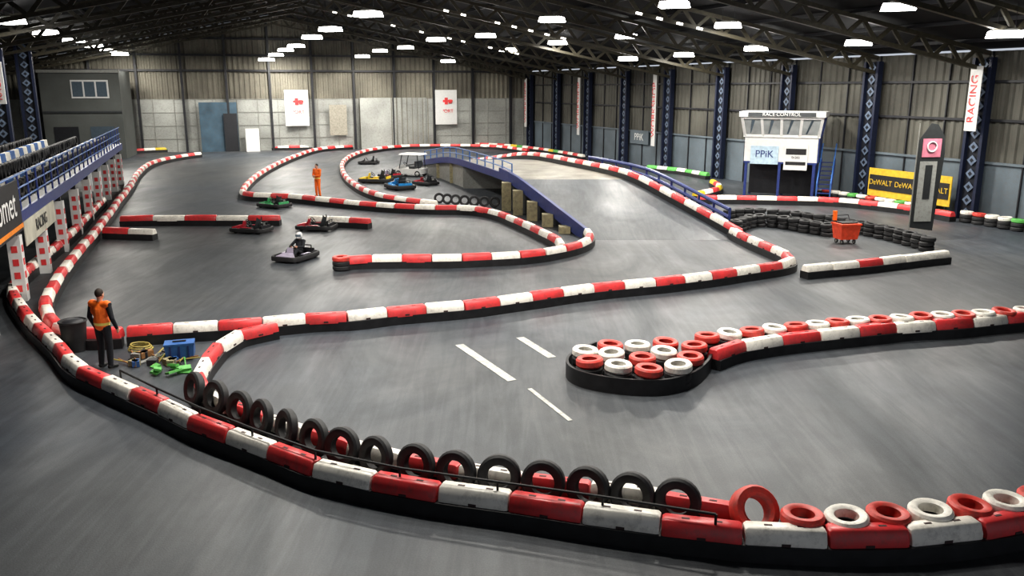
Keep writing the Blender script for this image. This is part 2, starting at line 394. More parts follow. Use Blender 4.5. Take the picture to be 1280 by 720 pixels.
mb.obj('deck',parent=ramp,smooth=False)
mb=MB()
for i in range(9): 
    mb.beam(SL[i]+Vector((-.12,0,.1)),SL[min(i+1,24)]+Vector((-.12,0,.1)),.16,.6,BLU)
for i in range(8,20): mb.beam(SL[i]+Vector((-.08,0,-.05)),SL[i+1]+Vector((-.08,0,-.05)),.1,.4,BLU)
for i in range(1,24): mb.beam(SR[i]+Vector((.15,0,-.1)),SR[i+1]+Vector((.15,0,-.1)),.12,.5,BLU)
for h in(.45,.8):
    for i in range(8,20): mb.cyl(SL[i]+Vector((0,0,h)),SL[i+1]+Vector((0,0,h)),.035,.035,BLUL,6)
for i in range(8,21): mb.cyl(SL[i],SL[i]+Vector((0,0,.8)),.04,.04,BLUL,6)
for h in(.5,.85):
    for i in range(2,12): mb.cyl(SR[i]+Vector((.6,0,h-.3)),SR[i+1]+Vector((.6,0,h-.3)),.09,.09,BLU,8)
for i in range(2,13): mb.cyl((SR[i].x+.6,SR[i].y,0),SR[i]+Vector((.6,0,.6)),.06,.06,BLU,6)
mb.obj('steel_rails',parent=ramp)
mb=MB()
for i in(1.6,3.2,4.8,6.4,7.8):
    j=int(i); p=SL[j].lerp(SL[j+1],i-j); h=max(.3,p.z-.1)
    mb.box((p.x-.38,p.y,h/2),(.5,.6,h),CREAM)
for i in(16,18):
    p=SL[i]; h=p.z-.2; mb.box((p.x+.2,p.y,h/2),(.45,.5,h),CREAM)
for i in list(range(1,8))+list(range(14,23)): 
    a,b=SL[i],SL[i+1]; mb.add([(a.x+.1,a.y,0),(b.x+.1,b.y,0),(b.x+.1,b.y,b.z-.05),(a.x+.1,a.y,a.z-.05)],[(0,1,2,3)],STEEL if i>8 else DGREY)
    a,b=SR[i],SR[i+1]; mb.add([(a.x-.1,a.y,0),(b.x-.1,b.y,0),(b.x-.1,b.y,b.z-.05),(a.x-.1,a.y,a.z-.05)],[(3,2,1,0)],DGREY)
for i in (8,14): mb.beam(Vector((SL[i].x,SL[i].y,.7)),Vector((SR[i].x,SR[i].y,.7)),.2,1.4,PANW)
mb.obj('supports',parent=ramp)
mb=MB()
for p in resample(G([(548,249),(580,252),(618,254)],.3),.6):
    mb.tyre((p.x,p.y+.5,.3),(.1,-1,.1),.3,.18,TY,n=16)
mb.obj('tyre_row')
pr=[(a+(b-a).normalized()*.35) for a,b in zip(SR,SL)]
barrier('race_barrier',[Vector(p) for p in pr])
# ---------------- tyres
mb=MB()
TR1=[(243,487),(270,498),(300,512),(327,523),(358,536),(393,549),(428,560),(470,572),(520,582),(570,591),(624,597),(679,604),(735,612),(790,620),(847,628)]
TP=G(TR1,.46)
for i,p in enumerate(TP):
    d=(TP[min(i+1,len(TP)-1)]-TP[max(i-1,0)]).normalized(); nr=Vector((-d.y,d.x,0))
    if nr.y>0: nr=-nr
    ax=(nr+Vector((0,0,.22))+d*random.uniform(-.25,.25)).normalized()
    mb.tyre((p.x,p.y,.48),ax,.34,.18,TY,r_in=.55)
mb.sweep(resample(TP,.4),[(-.1,0),(-.1,.17),(.1,.17),(.1,0)],BELT)
mb.obj('tyre_row')
mb=MB()
p=G([(943,636)],.42)[0]; mb.tyre((p.x,p.y,.39),(.25,-1,.75),.36,.28,TRED)
FT=[(1003,647,0),(1058,649,1),(1110,645,0),(1163,641,1),(1212,635,0),(1257,629,1),(1300,622,0)]
for u,v,c in FT:
    p=G([(u,v)],.46)[0]
    mb.tyre((p.x,p.y,.1),(0,0,1),.3,.18,TY); mb.tyre((p.x,p.y,.28),(0,0,1),.3,.18,TY)
    mb.tyre((p.x,p.y,.46),(random.uniform(-.08,.08),random.uniform(-.08,.08),1),.3,.18,TWHT if c else TRED)
mb.obj('painted_tyre_stack')
mb=MB()
CT=[(733,438,1),(737,450,0),(763,441,1),(763,431,0),(773,456,1),(811,461,0),(848,456,1),(797,431,1),(830,439,1),(803,447,0),(863,446,0),(868,432,0),(832,428,0),(884,420,0),(912,416,1),(940,413,0),(968,410,1),(995,407,0),(1022,405,1),(1047,402,0),(1072,400,1),(1100,399,0),(1128,397,1),(1152,395,0),(1178,394,1),(1203,393,0),(1229,391,1),(1255,389,0),(1282,387,1)]
CP=[]
for u,v,c in CT:
    p=G([(u,v)],.5)[0]; CP.append([p,c])
for _ in range(60):
    for i in range(len(CP)):
        for j in range(i):
            d=CP[i][0]-CP[j][0]; l=d.length
            if l<.6 and l>0: d=d/l*(.6-l)/2; CP[i][0]=CP[i][0]+d; CP[j][0]=CP[j][0]-d
for p,c in CP:
    mb.tyre((p.x,p.y,.1),(0,0,1),.3,.18,TY); mb.tyre((p.x,p.y,.28),(0,0,1),.3,.18,TY)
    mb.tyre((p.x,p.y,.46),(random.uniform(-.07,.07),random.uniform(-.07,.07),1),.3,.19,TWHT if c else TRED)
arc=[(745,428),(716,441),(709,452),(719,462),(748,470),(790,475),(832,475),(866,466),(884,452),(890,440)]
mb.sweep(resample(G(arc,.34),.2),[(-.03,0),(-.03,.36),(.03,.36),(.03,0)],BELT)
mb.obj('tyre_cluster')
mb=MB()
def tstack(pts,R=.29):
    for p in resample(pts,.6):
        for z in(.1,.29,.48): mb.tyre((p.x+random.uniform(-.03,.03),p.y,z),(random.uniform(-.1,.1),random.uniform(-.1,.1),1),R,.18,TY,n=14)
tstack(G([(912,264),(935,262),(960,263),(985,265),(1010,268),(1035,271),(1060,275),(1085,280),(1110,285),(1135,291),(1160,298)],.5))
tstack(G([(920,277),(938,271),(960,270),(985,273),(1010,277),(1035,281)],.5))
mb.obj('tyre_barricade')
mb=MB()
for i in range(30):
    s=46+i*.68
    if 55.6<s<58.2: continue
    for z,m in((.1,TY),(.28,TY),(.46,[TWHT,TWHT,GRN,TWHT,TRED][i%5])): q=bp(s,1.25,z); mb.tyre(q,(random.uniform(-.1,.1),0,1),.31,.18,m,n=14)
mb.obj('trackside_tyre_stacks')
mb=MB(); rp_=resample([v+Vector((0,0,.62)) for v in G([(150,463),(200,487),(260,514),(330,541),(400,565),(480,582),(560,593),(640,605),(740,619),(820,631),(895,643)],.62)],1.5)
mb.tube(rp_,.022,BLK)
for p in rp_: mb.cyl((p.x,p.y,.0),p,.02,.02,BLK,6)
mb.obj('guard_rail_pipe')
# ---------------- floor markings
MKW=mk('line_paint',(.50,.50,.47),.6,.3,5,dirt=.6)
mb=MB()
for a,b,w_ in(((574,431),(640,476),.22),((650,422),(690,447),.22),((662,486),(713,526),.10)):
    a=Vector(W(*a));b=Vector(W(*b)); mb.beam((a.x,a.y,.006),(b.x,b.y,.006),w_,.004,MKW)
mb.obj('painted_floor_lines')
# ---------------- gallery
Dg=Vector((-.337,.942,0)).normalized(); Ng=Vector((-.942,-.337,0)).normalized(); G0=Vector((-14.85,24.9,0))
def gp(s,o,z): q=G0+Dg*s+Ng*o; return Vector((q.x,q.y,z))
gal=bpy.data.objects.new('viewing_gallery',None); scn.collection.objects.link(gal)
mb=MB(); GD=2.6; W0=7.0
Rg=Matrix((Dg,Ng,Vector((0,0,1)))).transposed()
mb.box(gp(13.5,W0/2,GD-.1),(43,W0,.2),DGREY,Rg)
mb.box(gp(13.5,-.05,GD-.15),(43,.1,.4),BLU,Rg)
mb.obj('deck',parent=gal)
mb=MB()
for k in range(-1,9):
    s=k*4.2
    mb.box(gp(s,.1,1.0),(.38,.36,2.0),PAPER,Rg); mb.box(gp(s,.1,2.2),(.2,.2,.5),STLD,Rg)
    for z in(.4,.8,1.2,1.6): 
        mb.box(gp(s,-.085,z),(.16,.02,.2),RED,Rg); mb.box(gp(s-.195,.1,z),(.02,.16,.2),RED,Rg)
    mb.box(gp(s,W0-.3,1.25),(.3,.3,2.5),STLD,Rg)
mb.obj('padded_columns',parent=gal)
mb=MB()
for h in(.35,.7,1.1): mb.cyl(gp(-8,0,GD+h),gp(35,0,GD+h),.03,.03,BLUL,8)
for s in np.arange(-8,35.1,1.5): mb.cyl(gp(s,0,GD),gp(s,0,GD+1.1),.035,.035,BLU,8)
mb.obj('railing',parent=gal)
mb=MB()
for o_,s0 in((.7,-4),(2.6,2),(5.2,2)):
    for s in np.arange(s0,34,.68): mb.tyre(gp(s,o_,GD+.31),Ng+Dg*random.uniform(-.2,.2),.31,.2,TY,n=16)
mb.obj('tyre_rows',parent=gal)
mb=MB()
for i,s in enumerate(np.arange(-2,34,1.15)):
    mb.box(gp(s,1.5,GD+.21),(1.1,.3,.42),[BLUL,WHT][i%2],Rg,top=.85); mb.box(gp(s,4.4,GD+.21),(1.1,.3,.42),[BLUL,WHT][i%2],Rg,top=.85)
mb.obj('blue_white_barriers',parent=gal)
CLOTH=mk('banner_cream',(.52,.50,.42),.7,.2,1.5)
mb=MB(); mb.box(gp(3.2,-.12,1.95),(5.5,.03,.75),CLOTH,Rg); mb.obj('fascia_banner',parent=gal)
text(mb,'RACING',gp(3.2,-.15,1.95),.55,-Ng,DGREY,gal)
mb=MB(); mb.box(gp(-3,-.14,GD+.3),(6.2,.05,1.5),BLK,Rg); mb.box(gp(-3,-.17,GD-.3),(6.2,.03,.12),mk('stripe_orange',(.8,.25,.02),.5),Rg); mb.obj('sponsor_board',parent=gal)
text(mb,'comet',gp(-2.1,-.19,GD+.42),1.15,-Ng,PAPER,gal)
for xx,yy,hh in((-34.8,62,9.5),(-31.6,53,9.0)):
    mb=MB(); lattice(mb,Vector((xx,yy,0)),Vector((1,.3,0)).normalized(),Vector((.3,-1,0)).normalized(),hh); mb.obj('lattice_column',smooth=False)
mb=MB(); mb.box((-31.2,52.5,6.6),(.7,.04,2.5),PAPER); b=mb.obj('column_banner',smooth=False); text(mb,'RACING',(-31.2,52.46,6.6),.55,(0,-1,0),RED,b,rot=math.pi/2)
mb=MB(); mb.box((-31.0,46.6,4.6),(2.8,.08,2.0),PAPER); mb.box((-31.0,46.55,4.5),(2.3,.02,1.2),GLASSL)
for sx in(-1,1): mb.box((-31.0+sx,46.65,1.8),(.1,.1,3.7),STLD)
mb.obj('notice_screen',smooth=False)
# ---------------- back wall items
def pu(p): return 640+F*p.x/(p.y*cp+(H-p.z)*sp)
def solve(f,u,lo,hi):
    fl=pu(f(lo))-u
    for _ in range(50):
        m=(lo+hi)/2; fm_=pu(f(m))-u
        if (fm_>0)==(fl>0): lo=m
        else: hi=m
    return (lo+hi)/2
def bt(u): return solve(lambda t:bp(.6,t,3),u,0,WID)
def rs(u): return solve(lambda s:bp(s,1.0,4),u,0,75)
def flat(t0,t1,z0,z1,mat,s=.55,th=.06):
    mb=MB(); mb.beam(bp(s,(t0+t1)/2,z0),bp(s,(t0+t1)/2,z1),abs(t1-t0),th,mat,up=A); return mb
mb=flat(bt(450),bt(535),0,5.3,PANW)
for i in range(14): t=bt(450)+(bt(535)-bt(450))*i/13; mb.beam(bp(.62,t,0),bp(.62,t,5.3),.06,.08,CLAD,up=A)
mb.beam(bp(.62,bt(492),0),bp(.62,bt(492),5.3),.12,.12,STLD,up=A); mb.obj('door_1',smooth=False)
DB=mk('door_blue_grey',(.06,.11,.155),.5,.35,1,dirt=.3); mb=flat(bt(250),bt(297),0,4.9,DB)
mb.beam(bp(.62,bt(288),.0),bp(.62,bt(288),3.8),1.3,.06,STLD,up=A); mb.beam(bp(.62,bt(262),1.2),bp(.62,bt(262),2.4),1.4,.06,PANB,up=A); mb.obj('door_2',smooth=False)
mb=flat(bt(305),bt(322),0,2.3,PAPER,s=1.2,th=.3); mb.obj('notice_board',smooth=False)
mb=flat(bt(412),bt(434),1.5,4.6,mk('panel_tan',(.33,.31,.26),.6,dirt=.4)); mb.obj('wall_panel',smooth=False)
for uc in(372,558):
    t=bt(uc); mb=flat(t-1.2,t+1.2,2.5,6.1,PAPER,s=.6)
    for a in(-.42,0,.42): mb.beam(bp(.66,t+a,4.7-.1*(a==0)),bp(.66,t+a,5.1+.2*(a==0)),.34,.04,RED,up=A)
    mb.beam(bp(.66,t-.68,4.95),bp(.66,t+.68,4.95),.04,.24,RED)
    b=mb.obj('hanging_banner',smooth=False); text(mb,'SPORT',bp(.68,t,3.9),.5,nB,RED,b)
for u,z0,z1,w_ in((657,2.2,7.3,.9),(723,2.0,7.4,.7),(817,1.8,7.4,.7),(1211,4.3,7.3,.75)):
    s=rs(u); mb=MB(); mb.beam(bp(s,1.0,z0),bp(s,1.0,z1),w_,.03,PAPER,up=Bv)
    b=mb.obj('column_banner',smooth=False); text(mb,'WORKSHOP' if z1-z0>4 else 'RACING',bp(s,1.03,(z0+z1)/2),.75 if z1-z0>4 else .6,nR,RED,b,rot=math.pi/2)
mb=MB(); YB=mk('banner_yellow',(.62,.42,.04),.5); s0,s1=rs(1091),rs(1196); mb.beam(bp(s0,.95,1.3),bp(s1,.95,1.3),.05,1.5,YB)
mb.beam(bp(s0+.1,.99,1.3),bp(s1-.1,.99,1.3),.03,.8,BLK)
for ss in(s0+.3,s1-.3): mb.beam(bp(ss,.9,0),bp(ss,.9,2.0),.06,.06,STLD,up=A)
b=mb.obj('wall_banner',smooth=False)
for k in(.17,.5,.83): text(mb,'DeWALT',bp(s0+(s1-s0)*k,1.02,1.3),.40,nR,YB,b)
mb=MB(); s=rs(790); mb.beam(bp(s-1.5,.3,2.3),bp(s+1.5,.3,2.3),.05,1.1,PANB); b=mb.obj('wall_sign',smooth=False); text(mb,'PPiK',bp(s,.35,2.3),.8,nR,PAPER,b)
# ---------------- office cabin
mb=MB(); cx,cy=-39.2,79.6; yaw=math.atan2(Bv.y,Bv.x)+math.pi
Rc=Matrix.Rotation(yaw,3,'Z')
GREYB=mk('render_grey',(.115,.125,.12),.7,.2,.5,dirt=.3)
def cb(x,y,z,sx,sy,sz,m): mb.box(Vector((cx,cy,z))+Rc@Vector((x,y,0)),(sx,sy,sz),m,Rc)
cb(0,0,3.9,6.6,5,7.8,GREYB); cb(0,-2.6,7.75,6.8,.2,.25,PANW)
cb(.8,-2.55,6.2,3.1,.1,1.6,PAPER)
for i in(-1,0,1): cb(.8+i*1.0,-2.62,6.2,.85,.06,1.3,GLASS)
cb(-1.5,-2.55,1.6,2,.1,2.6,STLD); cb(1.5,-2.55,2.2,2.0,.1,1.4,GLASS); cb(0,-2.6,4.2,6.6,.12,.15,DGREY)
mb.obj('office_cabin',smooth=False)
# ---------------- control tower
ct=bpy.data.objects.new('race_control_tower',None); scn.collection.objects.link(ct)
base=Vector(W(974,246,0)); ct.location=base; ct.rotation_euler=(0,0,math.radians(-24)); ct.scale=(.92,.92,.95)
mb=MB()
mb.box((0,0,3.0),(4.4,2.4,1.5),PAPER)
vs=[(-2.2,-1.2,3.75),(2.2,-1.2,3.75),(2.2,1.2,3.75),(-2.2,1.2,3.75),(-2.4,-1.65,4.95),(2.4,-1.65,4.95),(2.4,1.2,4.95),(-2.4,1.2,4.95)]
mb.add(vs,[(0,1,5,4),(1,2,6,5),(2,3,7,6),(3,0,4,7),(4,5,6,7)],GLASSL)
for x in(-1,-.5,0,.5,1): mb.beam((2.2*x,-1.22,3.75),(2.4*x,-1.67,4.95),.16,.08,PAPER)
for x in(-.75,-.25,.25,.75): mb.beam((2.2*x-.1,-1.24,3.95),(2.35*x+.1,-1.58,4.75),.3,.02,GLASS)
mb.beam((-2.3,-1.22,3.8),(2.3,-1.22,3.8),.1,.16,PAPER); mb.beam((-2.4,-1.66,4.9),(2.4,-1.66,4.9),.1,.16,PAPER)
for y in(-1.2,0,1.2): mb.beam((2.2,y,3.75),(2.4,y*1.1,4.95),.12,.12,BLU); mb.beam((-2.2,y,3.75),(-2.4,y*1.1,4.95),.12,.12,PAPER)
mb.box((0,-.2,5.1),(5.1,3.3,.3),PAPER)
mb.box((0,-1.87,5.1),(4.0,.04,.24),DGREY)
mb.box((2.25,0,3.0),(.06,2.4,1.5),BLU)
mb.box((.95,-1.24,2.55),(1.4,.05,1.5),PAPER); mb.box((.95,-1.27,2.9),(1.2,.02,.35),BLK); mb.box((.95,-1.27,2.2),(1.2,.02,.2),BLK)
mb.box((-.95,-1.24,2.65),(1.7,.05,1.1),mk('sign_pale_blue',(.45,.58,.68),.5))
mb.box((0,0,2.2),(4.4,2.4,.12),BLU); mb.box((2.1,0,1.1),(.1,2.3,2.2),BLU)
for x in(-2.05,0,2.05):
    for y in(-1.1,1.1): mb.box((x,y,1.1),(.16,.16,2.2),BLU)
mb.box((0,.9,1.1),(4.2,.1,2.0),STLD)
for i in range(9): mb.box((2.75,-1.6+i*.3,.25+i*.24),(.8,.3,.05),BLU)
for x in(2.35,3.15): mb.beam((x,-1.8,.1),(x,.9,2.3),.06,.3,BLU); mb.beam((x,-1.8,1.1),(x,.9,3.3),.07,.07,BLUL); mb.beam((x,-1.8,0),(x,-1.8,1.1),.07,.07,BLUL)
mb.obj('cabin',parent=ct,smooth=False)
def ctext(b,x,y,z,sz,m):
    cu=bpy.data.curves.new('lettering','FONT'); cu.body=b; cu.size=sz; cu.align_x='CENTER';cu.align_y='CENTER';cu.extrude=.004; cu.materials.append(m)
    o=bpy.data.objects.new('lettering',cu); scn.collection.objects.link(o); o.parent=ct; o.location=(x,y,z); o.rotation_euler=(math.pi/2,0,0)
ctext('RACE CONTROL',0,-1.9,5.1,.3,PAPER); ctext('PPiK',-.95,-1.28,2.7,.6,BLU); ctext('01202',.95,-1.29,2.55,.2,BLK)
# ---------------- feather flag
mb=MB(); mb.cyl((0,0,0),(0,0,4.9),.03,.02,STEEL); FB=mk('flag_charcoal',(.025,.028,.03),.7); PK=mk('flag_pink',(.65,.22,.30),.6)
pts=[(.03,.6),(1.05,.45),(1.22,3.7),(1.12,4.4),(.8,4.85),(.5,4.9),(.03,4.2)]
k=len(pts)
mb.add([(x,0,z) for x,z in pts]+[(x,.02,z) for x,z in pts],[tuple(range(k)),tuple(range(2*k-1,k-1,-1))]+[(i,i+k,(i+1)%k+k,(i+1)%k) for i in range(k)],FB)
mb.box((.62,-.01,3.9),(.8,.02,.75),PK); mb.torus((.62,-.03,3.95),(0,1,0),.2,.03,PAPER,16,6)
mb.box((.55,-.01,2.1),(.75,.02,2.5),PANW); mb.box((.58,-.025,2.5),(.3,.02,1.4),FB); mb.box((0,0,.05),(.7,.7,.08),BLK)
p=W(1134,302); mb.obj('feather_flag',loc=p,rz=.1)
# ---------------- bin cart
mb=MB(); CO=mk('cart_orange_red',(.75,.08,.03),.5)
mb.box((0,0,.5),(.75,.6,.6),CO,top=1.2); mb.box((0,0,.82),(.95,.78,.07),CO); mb.box((0,0,.87),(.7,.5,.06),BLK)
for x in(-.28,.28):
    for y in(-.2,.2): mb.tyre((x,y,.1),(1,0,0),.1,.06,TY,n=12,hub=STEEL)
mb.tube([(-.4,.35,.8),(-.4,.55,1.1),(.4,.55,1.1),(.4,.35,.8)],.02,STLD); mb.box((-.25,.5,1.1),(.15,.1,.4),ORG)
mb.obj('wheeled_bin',loc=W(1056,304),rz=.2)
# ---------------- karts
def kart(u,v,yaw,c1,c2,name='go_kart',sc=.9):
    mb=MB()
    mb.box((0,0,.06),(.66,1.3,.03),STLD)
    for x in(-.34,.34): mb.cyl((x,-.7,.08),(x,.75,.08),.025,.025,STEEL,8)
    N=40; path=[]
    for i in range(N):
        t=2*math.pi*i/N; ex=.35
        x=.64*math.copysign(abs(math.cos(t))**ex,math.cos(t)); y=.93*math.copysign(abs(math.sin(t))**ex,math.sin(t)); path.append((x,y,0))
    mb.sweep(path,[(-.05,.08),(-.06,.2),(-.03,.26),(.03,.26),(.06,.2),(.05,.08)],BLK,closed=True)
    for sx in(-1,1):
        mb.box((sx*.48,-.02,.17),(.24,.75,.22),c1,top=.8); mb.box((sx*.48,-.02,.285),(.12,.5,.02),c2)
        mb.tyre((sx*.5,.6,.13),(1,0,0),.13,.13,TY,n=16,hub=STEEL); mb.tyre((sx*.5,-.62,.14),(1,0,0),.14,.19,TY,n=16,hub=STEEL)
    mb.add([(-.35,.55,.12),(.35,.55,.12),(.42,.92,.1),(-.42,.92,.1),(-.24,.5,.36),(.24,.5,.36),(.34,.9,.28),(-.34,.9,.28)],[(3,2,1,0),(4,5,6,7),(0,1,5,4),(1,2,6,5),(2,3,7,6),(3,0,4,7)],c2)
    mb.add([(-.17,.40,.26),(.17,.40,.26),(.13,.34,.55),(-.13,.34,.55),(-.17,.45,.26),(.17,.45,.26),(.13,.38,.56),(-.13,.38,.56)],[(0,1,2,3),(7,6,5,4),(0,4,5,1),(1,5,6,2),(2,6,7,3),(3,7,4,0)],c2)
    mb.cyl((0,-.62,.14),(0,.0,.14),.02,.02,STEEL,6); mb.cyl((-.5,-.62,.14),(.5,-.62,.14),.018,.018,STEEL,8)
    vs=[];fs=[]; prof=[(.12,.12),(-.1,.1),(-.3,.13),(-.42,.28),(-.5,.5),(-.54,.66)]
    for (y,z_) in prof:
        for k in range(7):
            a=(k-3)/3; vs.append((a*.21,y+abs(a)**3*.09,z_+abs(a)**3*.13))
    for i in range(5):
        for k in range(6): q=i*7+k; fs.append((q,q+1,q+8,q+7)); 
    mb.add(vs,fs,DGREY); mb.add([(x,y-.015,z_-.015) for x,y,z_ in vs],[f[::-1] for f in fs],DGREY)
    mb.torus((0,.17,.5),(0,-.75,.6),.15,.018,BLK,20,6); mb.cyl((0,.17,.5),(0,.5,.18),.015,.015,STEEL,6); mb.box((0,.17,.5),(.24,.05,.02),BLK)
    mb.box((.36,-.35,.28),(.2,.28,.28),STEEL)
    for k in range(4): mb.box((.36,-.35,.2+.06*k),(.24,.32,.015),STLD)
    mb.tube([(-.3,-.7,.12),(-.3,-.72,.5),(.3,-.72,.5),(.3,-.7,.12)],.025,BLK)
    mb.box((0,-.78,.3),(.8,.06,.16),c1)
    p=W(u,v); return mb.obj(name,loc=p,rz=yaw,sc=sc)
KR=mk('kart_red',(.50,.03,.05),.35); KB=mk('kart_black',(.03,.03,.035),.35); KG=mk('kart_green',(.08,.40,.16),.35); KY=mk('kart_yellow',(.80,.58,.03),.35); KBl=mk('kart_blue',(.03,.28,.65),.35); KP=mk('kart_pale',(.40,.36,.46),.35)
kart(370,324,math.radians(160),KB,KP); kart(315,290,math.radians(75),KB,KR); kart(396,287,math.radians(80),KB,KR); kart(343,259,math.radians(60),KG,KG)
kart(470,228,math.radians(80),KY,KY,sc=1.15); kart(500,236,math.radians(30),KBl,KBl,sc=1.15); kart(461,205,math.radians(90),KB,KB); kart(488,222,math.radians(50),KR,KP); kart(532,231,math.radians(50),KB,KR)
mb=MB()
mb.box((0,0,.4),(1.3,2.0,.4),PAPER); mb.add([(-.6,1.0,.25),(.6,1.0,.25),(.6,1.35,.3),(-.6,1.35,.3),(-.6,.8,.85),(.6,.8,.85),(.55,1.3,.6),(-.55,1.3,.6)],[(3,2,1,0),(4,5,6,7),(0,1,5,4),(1,2,6,5),(2,3,7,6),(3,0,4,7)],PAPER)
mb.box((0,-.2,.7),(1.1,.5,.2),DGREY); mb.box((0,-.5,.95),(1.1,.12,.45),DGREY)
for x in(-.58,.58):
    for y,y2 in((.85,.6),(-.8,-.7)): mb.beam((x,y,.6),(x,y2,1.65),.05,.05,STLD)
    for y in(-.7,.9): mb.tyre((x,y,.24),(1,0,0),.24,.18,TY,n=16,hub=STEEL)
mb.box((0,-.05,1.7),(1.35,1.8,.1),PAPER,top=.9); mb.torus((-.25,.5,.95),(0,-.7,.7),.16,.02,BLK,16,6)
mb.obj('utility_buggy',loc=W(516,220),rz=math.radians(70),sc=.95)
# ---------------- people
def figure(name,loc,yaw,J,tagmat,voxel=.009,sc=1.0,helmet=False,stripes=True):
    prim=[]
    def cap(a,b,r0,r1,t): prim.append(('c',np.array(a,float),np.array(b,float),r0,r1,t))
    def ell(c,r,t): prim.append(('e',np.array(c,float),np.array(r,float),0,0,t))
    pel,che,nec,hd=[np.array(J[k],float) for k in('pelvis','chest','neck','head')]
    ell(pel,(.17,.125,.14),'leg'); cap(pel+[0,0,.03],che,.14,.155,'top'); ell(che,(.20,.135,.20),'top'); 
    ell(pel+(che-pel)*.3,(.18,.145,.18),'top')
    for s in(-1,1): cap(che+[s*.08,0,.12],np.array(J['sh'+('L' if s<0 else 'R')])*[.85,1,1],.09,.085,'top')
    cap(che+[0,0,.15],nec,.07,.058,'skin'); cap(nec,hd+[0,-.01,-.03],.058,.06,'skin')
    if helmet:
        ell(hd+[0,0,.01],(.135,.155,.15),'helmet'); ell(hd+[0,.07,-.05],(.10,.10,.08),'helmet')
    else:
        ell(hd,(.076,.094,.118),'skin'); ell(hd+[0,.035,-.07],(.05,.05,.045),'skin')
        ell(hd+[0,-.018,.03],(.083,.095,.105),'hair'); cap(hd+[0,.09,.005],hd+[0,.108,-.022],.009,.013,'skin')
        for s in(-1,1): ell(hd+[s*.08,-.005,-.01],(.012,.02,.032),'skin')
        cap(hd+[-.022,.085,-.055],hd+[.022,.085,-.055],.008,.008,'lip')
    for S in'LR':
        s=-1 if S=='L' else 1
        sh,el,wr=[np.array(J[k+S],float) for k in('sh','el','wr')]; hip,kn,an,toe=[np.array(J[k+S],float) for k in('hip','kn','an','toe')]
        cap(sh,el,.068,.052,'sleeve'); cap(el,wr,.052,.036,'sleeve'); ell(sh,(.075,.08,.075),'sleeve')
        cap(hip,kn,.098,.07,'leg'); cap(kn,kn+(an-kn)*.4,.07,.068,'leg'); cap(kn+(an-kn)*.4,an,.068,.055,'leg')
        cap(an+[0,-.03,-.03],toe,.047,.038,'shoe'); cap(an,an+[0,0,-.03],.047,.047,'shoe')
        d=(wr-el); d/=np.linalg.norm(d); n=np.array([-s,0.,0.]); n=n-d*n.dot(d); n/=np.linalg.norm(n)+1e-9; c=np.cross(d,n)
        if c[1]<0: c=-c
        cap(wr,wr+d*.035,.03,.034,'skin'); 
        for k,(o,l) in enumerate(((.033,.075),(.011,.083),(-.011,.078),(-.032,.062))):
            b=wr+d*.085+c*o; cap(wr+d*.03+c*o*.7,b,.015,.0115,'skin')
            m1=b+d*l*.45+n*l*.12; m2=m1+d*l*.3+n*l*.28; m3=m2+d*l*.12+n*l*.28
            cap(b,m1,.0105,.0098,'skin'); cap(m1,m2,.0098,.009,'skin'); cap(m2,m3,.009,.008,'skin')
        tb=wr+d*.03+c*.03; t1=tb+c*.035+d*.035+n*.01; cap(tb,t1,.014,.012,'skin'); cap(t1,t1+d*.04+n*.015,.011,.009,'skin')
    mb=MB()
    for p in prim:
        if p[0]=='e': mb.sph(p[1],p[2],SKIN,18,12)
        else:
            mb.cyl(p[1],p[2],p[3],p[4],SKIN,12); mb.sph(p[1],p[3],SKIN,12,8); mb.sph(p[2],p[4],SKIN,12,8)
    o=mb.obj('tmp',smooth=False); r=o.modifiers.new('r','REMESH'); r.mode='VOXEL'; r.voxel_size=voxel
    sm=o.modifiers.new('s','SMOOTH'); sm.iterations=3; sm.factor=.5
    dg=bpy.context.evaluated_depsgraph_get(); me=bpy.data.meshes.new_from_object(o.evaluated_get(dg)); bpy.data.objects.remove(o)
    tags=list(tagmat.keys()); me.materials.clear()
    for t in tags: me.materials.append(tagmat[t])
    n=len(me.polygons); c=np.empty(n*3); me.polygons.foreach_get('center',c); c=c.reshape(-1,3)
    best=np.full(n,9.); idx=np.zeros(n,int)
    for p in prim:
        if p[5] not in tags: continue
        if p[0]=='e':
            q=(c-p[1])/p[2]; l=np.linalg.norm(q,axis=1); dd=(l-1)*p[2].min()
        else:
            ab=p[2]-p[1]; t=np.clip(((c-p[1])@ab)/(ab@ab+1e-12),0,1); dd=np.linalg.norm(c-(p[1]+t[:,None]*ab),axis=1)-(p[3]+(p[4]-p[3])*t)
        if p[5]=='top': dd=dd-.015
        m=dd<best; best[m]=dd[m]; idx[m]=tags.index(p[5])
    if stripes and 'stripe' in tags:
        ti=tags.index('top'); z=c[:,2]
        m=(idx==ti)&(abs(z-J['chest'][2]+.27)<.03); idx[m]=tags.index('stripe')
    me.polygons.foreach_set('material_index',idx.astype(int).tolist()); me.polygons.foreach_set('use_smooth',[True]*n); me.update()
    ob=bpy.data.objects.new(name,me); scn.collection.objects.link(ob); ob.location=loc; ob.rotation_euler=(0,0,yaw); ob.scale=(sc,)*3
    e=MB()
    if helmet:
        e.add(*vis(hd),GLASS)
        e.obj('visor',parent=ob)
    else:
        for s in(-1,1): e.sph(hd+np.array([s*.03,.083,.008]),.012,PAPER,8,6); e.sph(hd+np.array([s*.03,.092,.008]),.0065,BLK,8,6)
        e.obj('eyes',parent=ob)
    return ob
def vis(hd):
    vs=[];fs=[]
    for j in range(5):
        ph=math.radians(-14+j*9)
        for i in range(13):
            t=math.radians(90-62+i*124/12); vs.append((hd[0]+.143*math.cos(ph)*math.cos(t),hd[1]+.165*math.cos(ph)*math.sin(t)+.003,hd[2]+.01+.158*math.sin(ph)))
    for j in range(4):
        for i in range(12): a=j*13+i; fs.append((a,a+1,a+14,a+13))
    return vs,fs
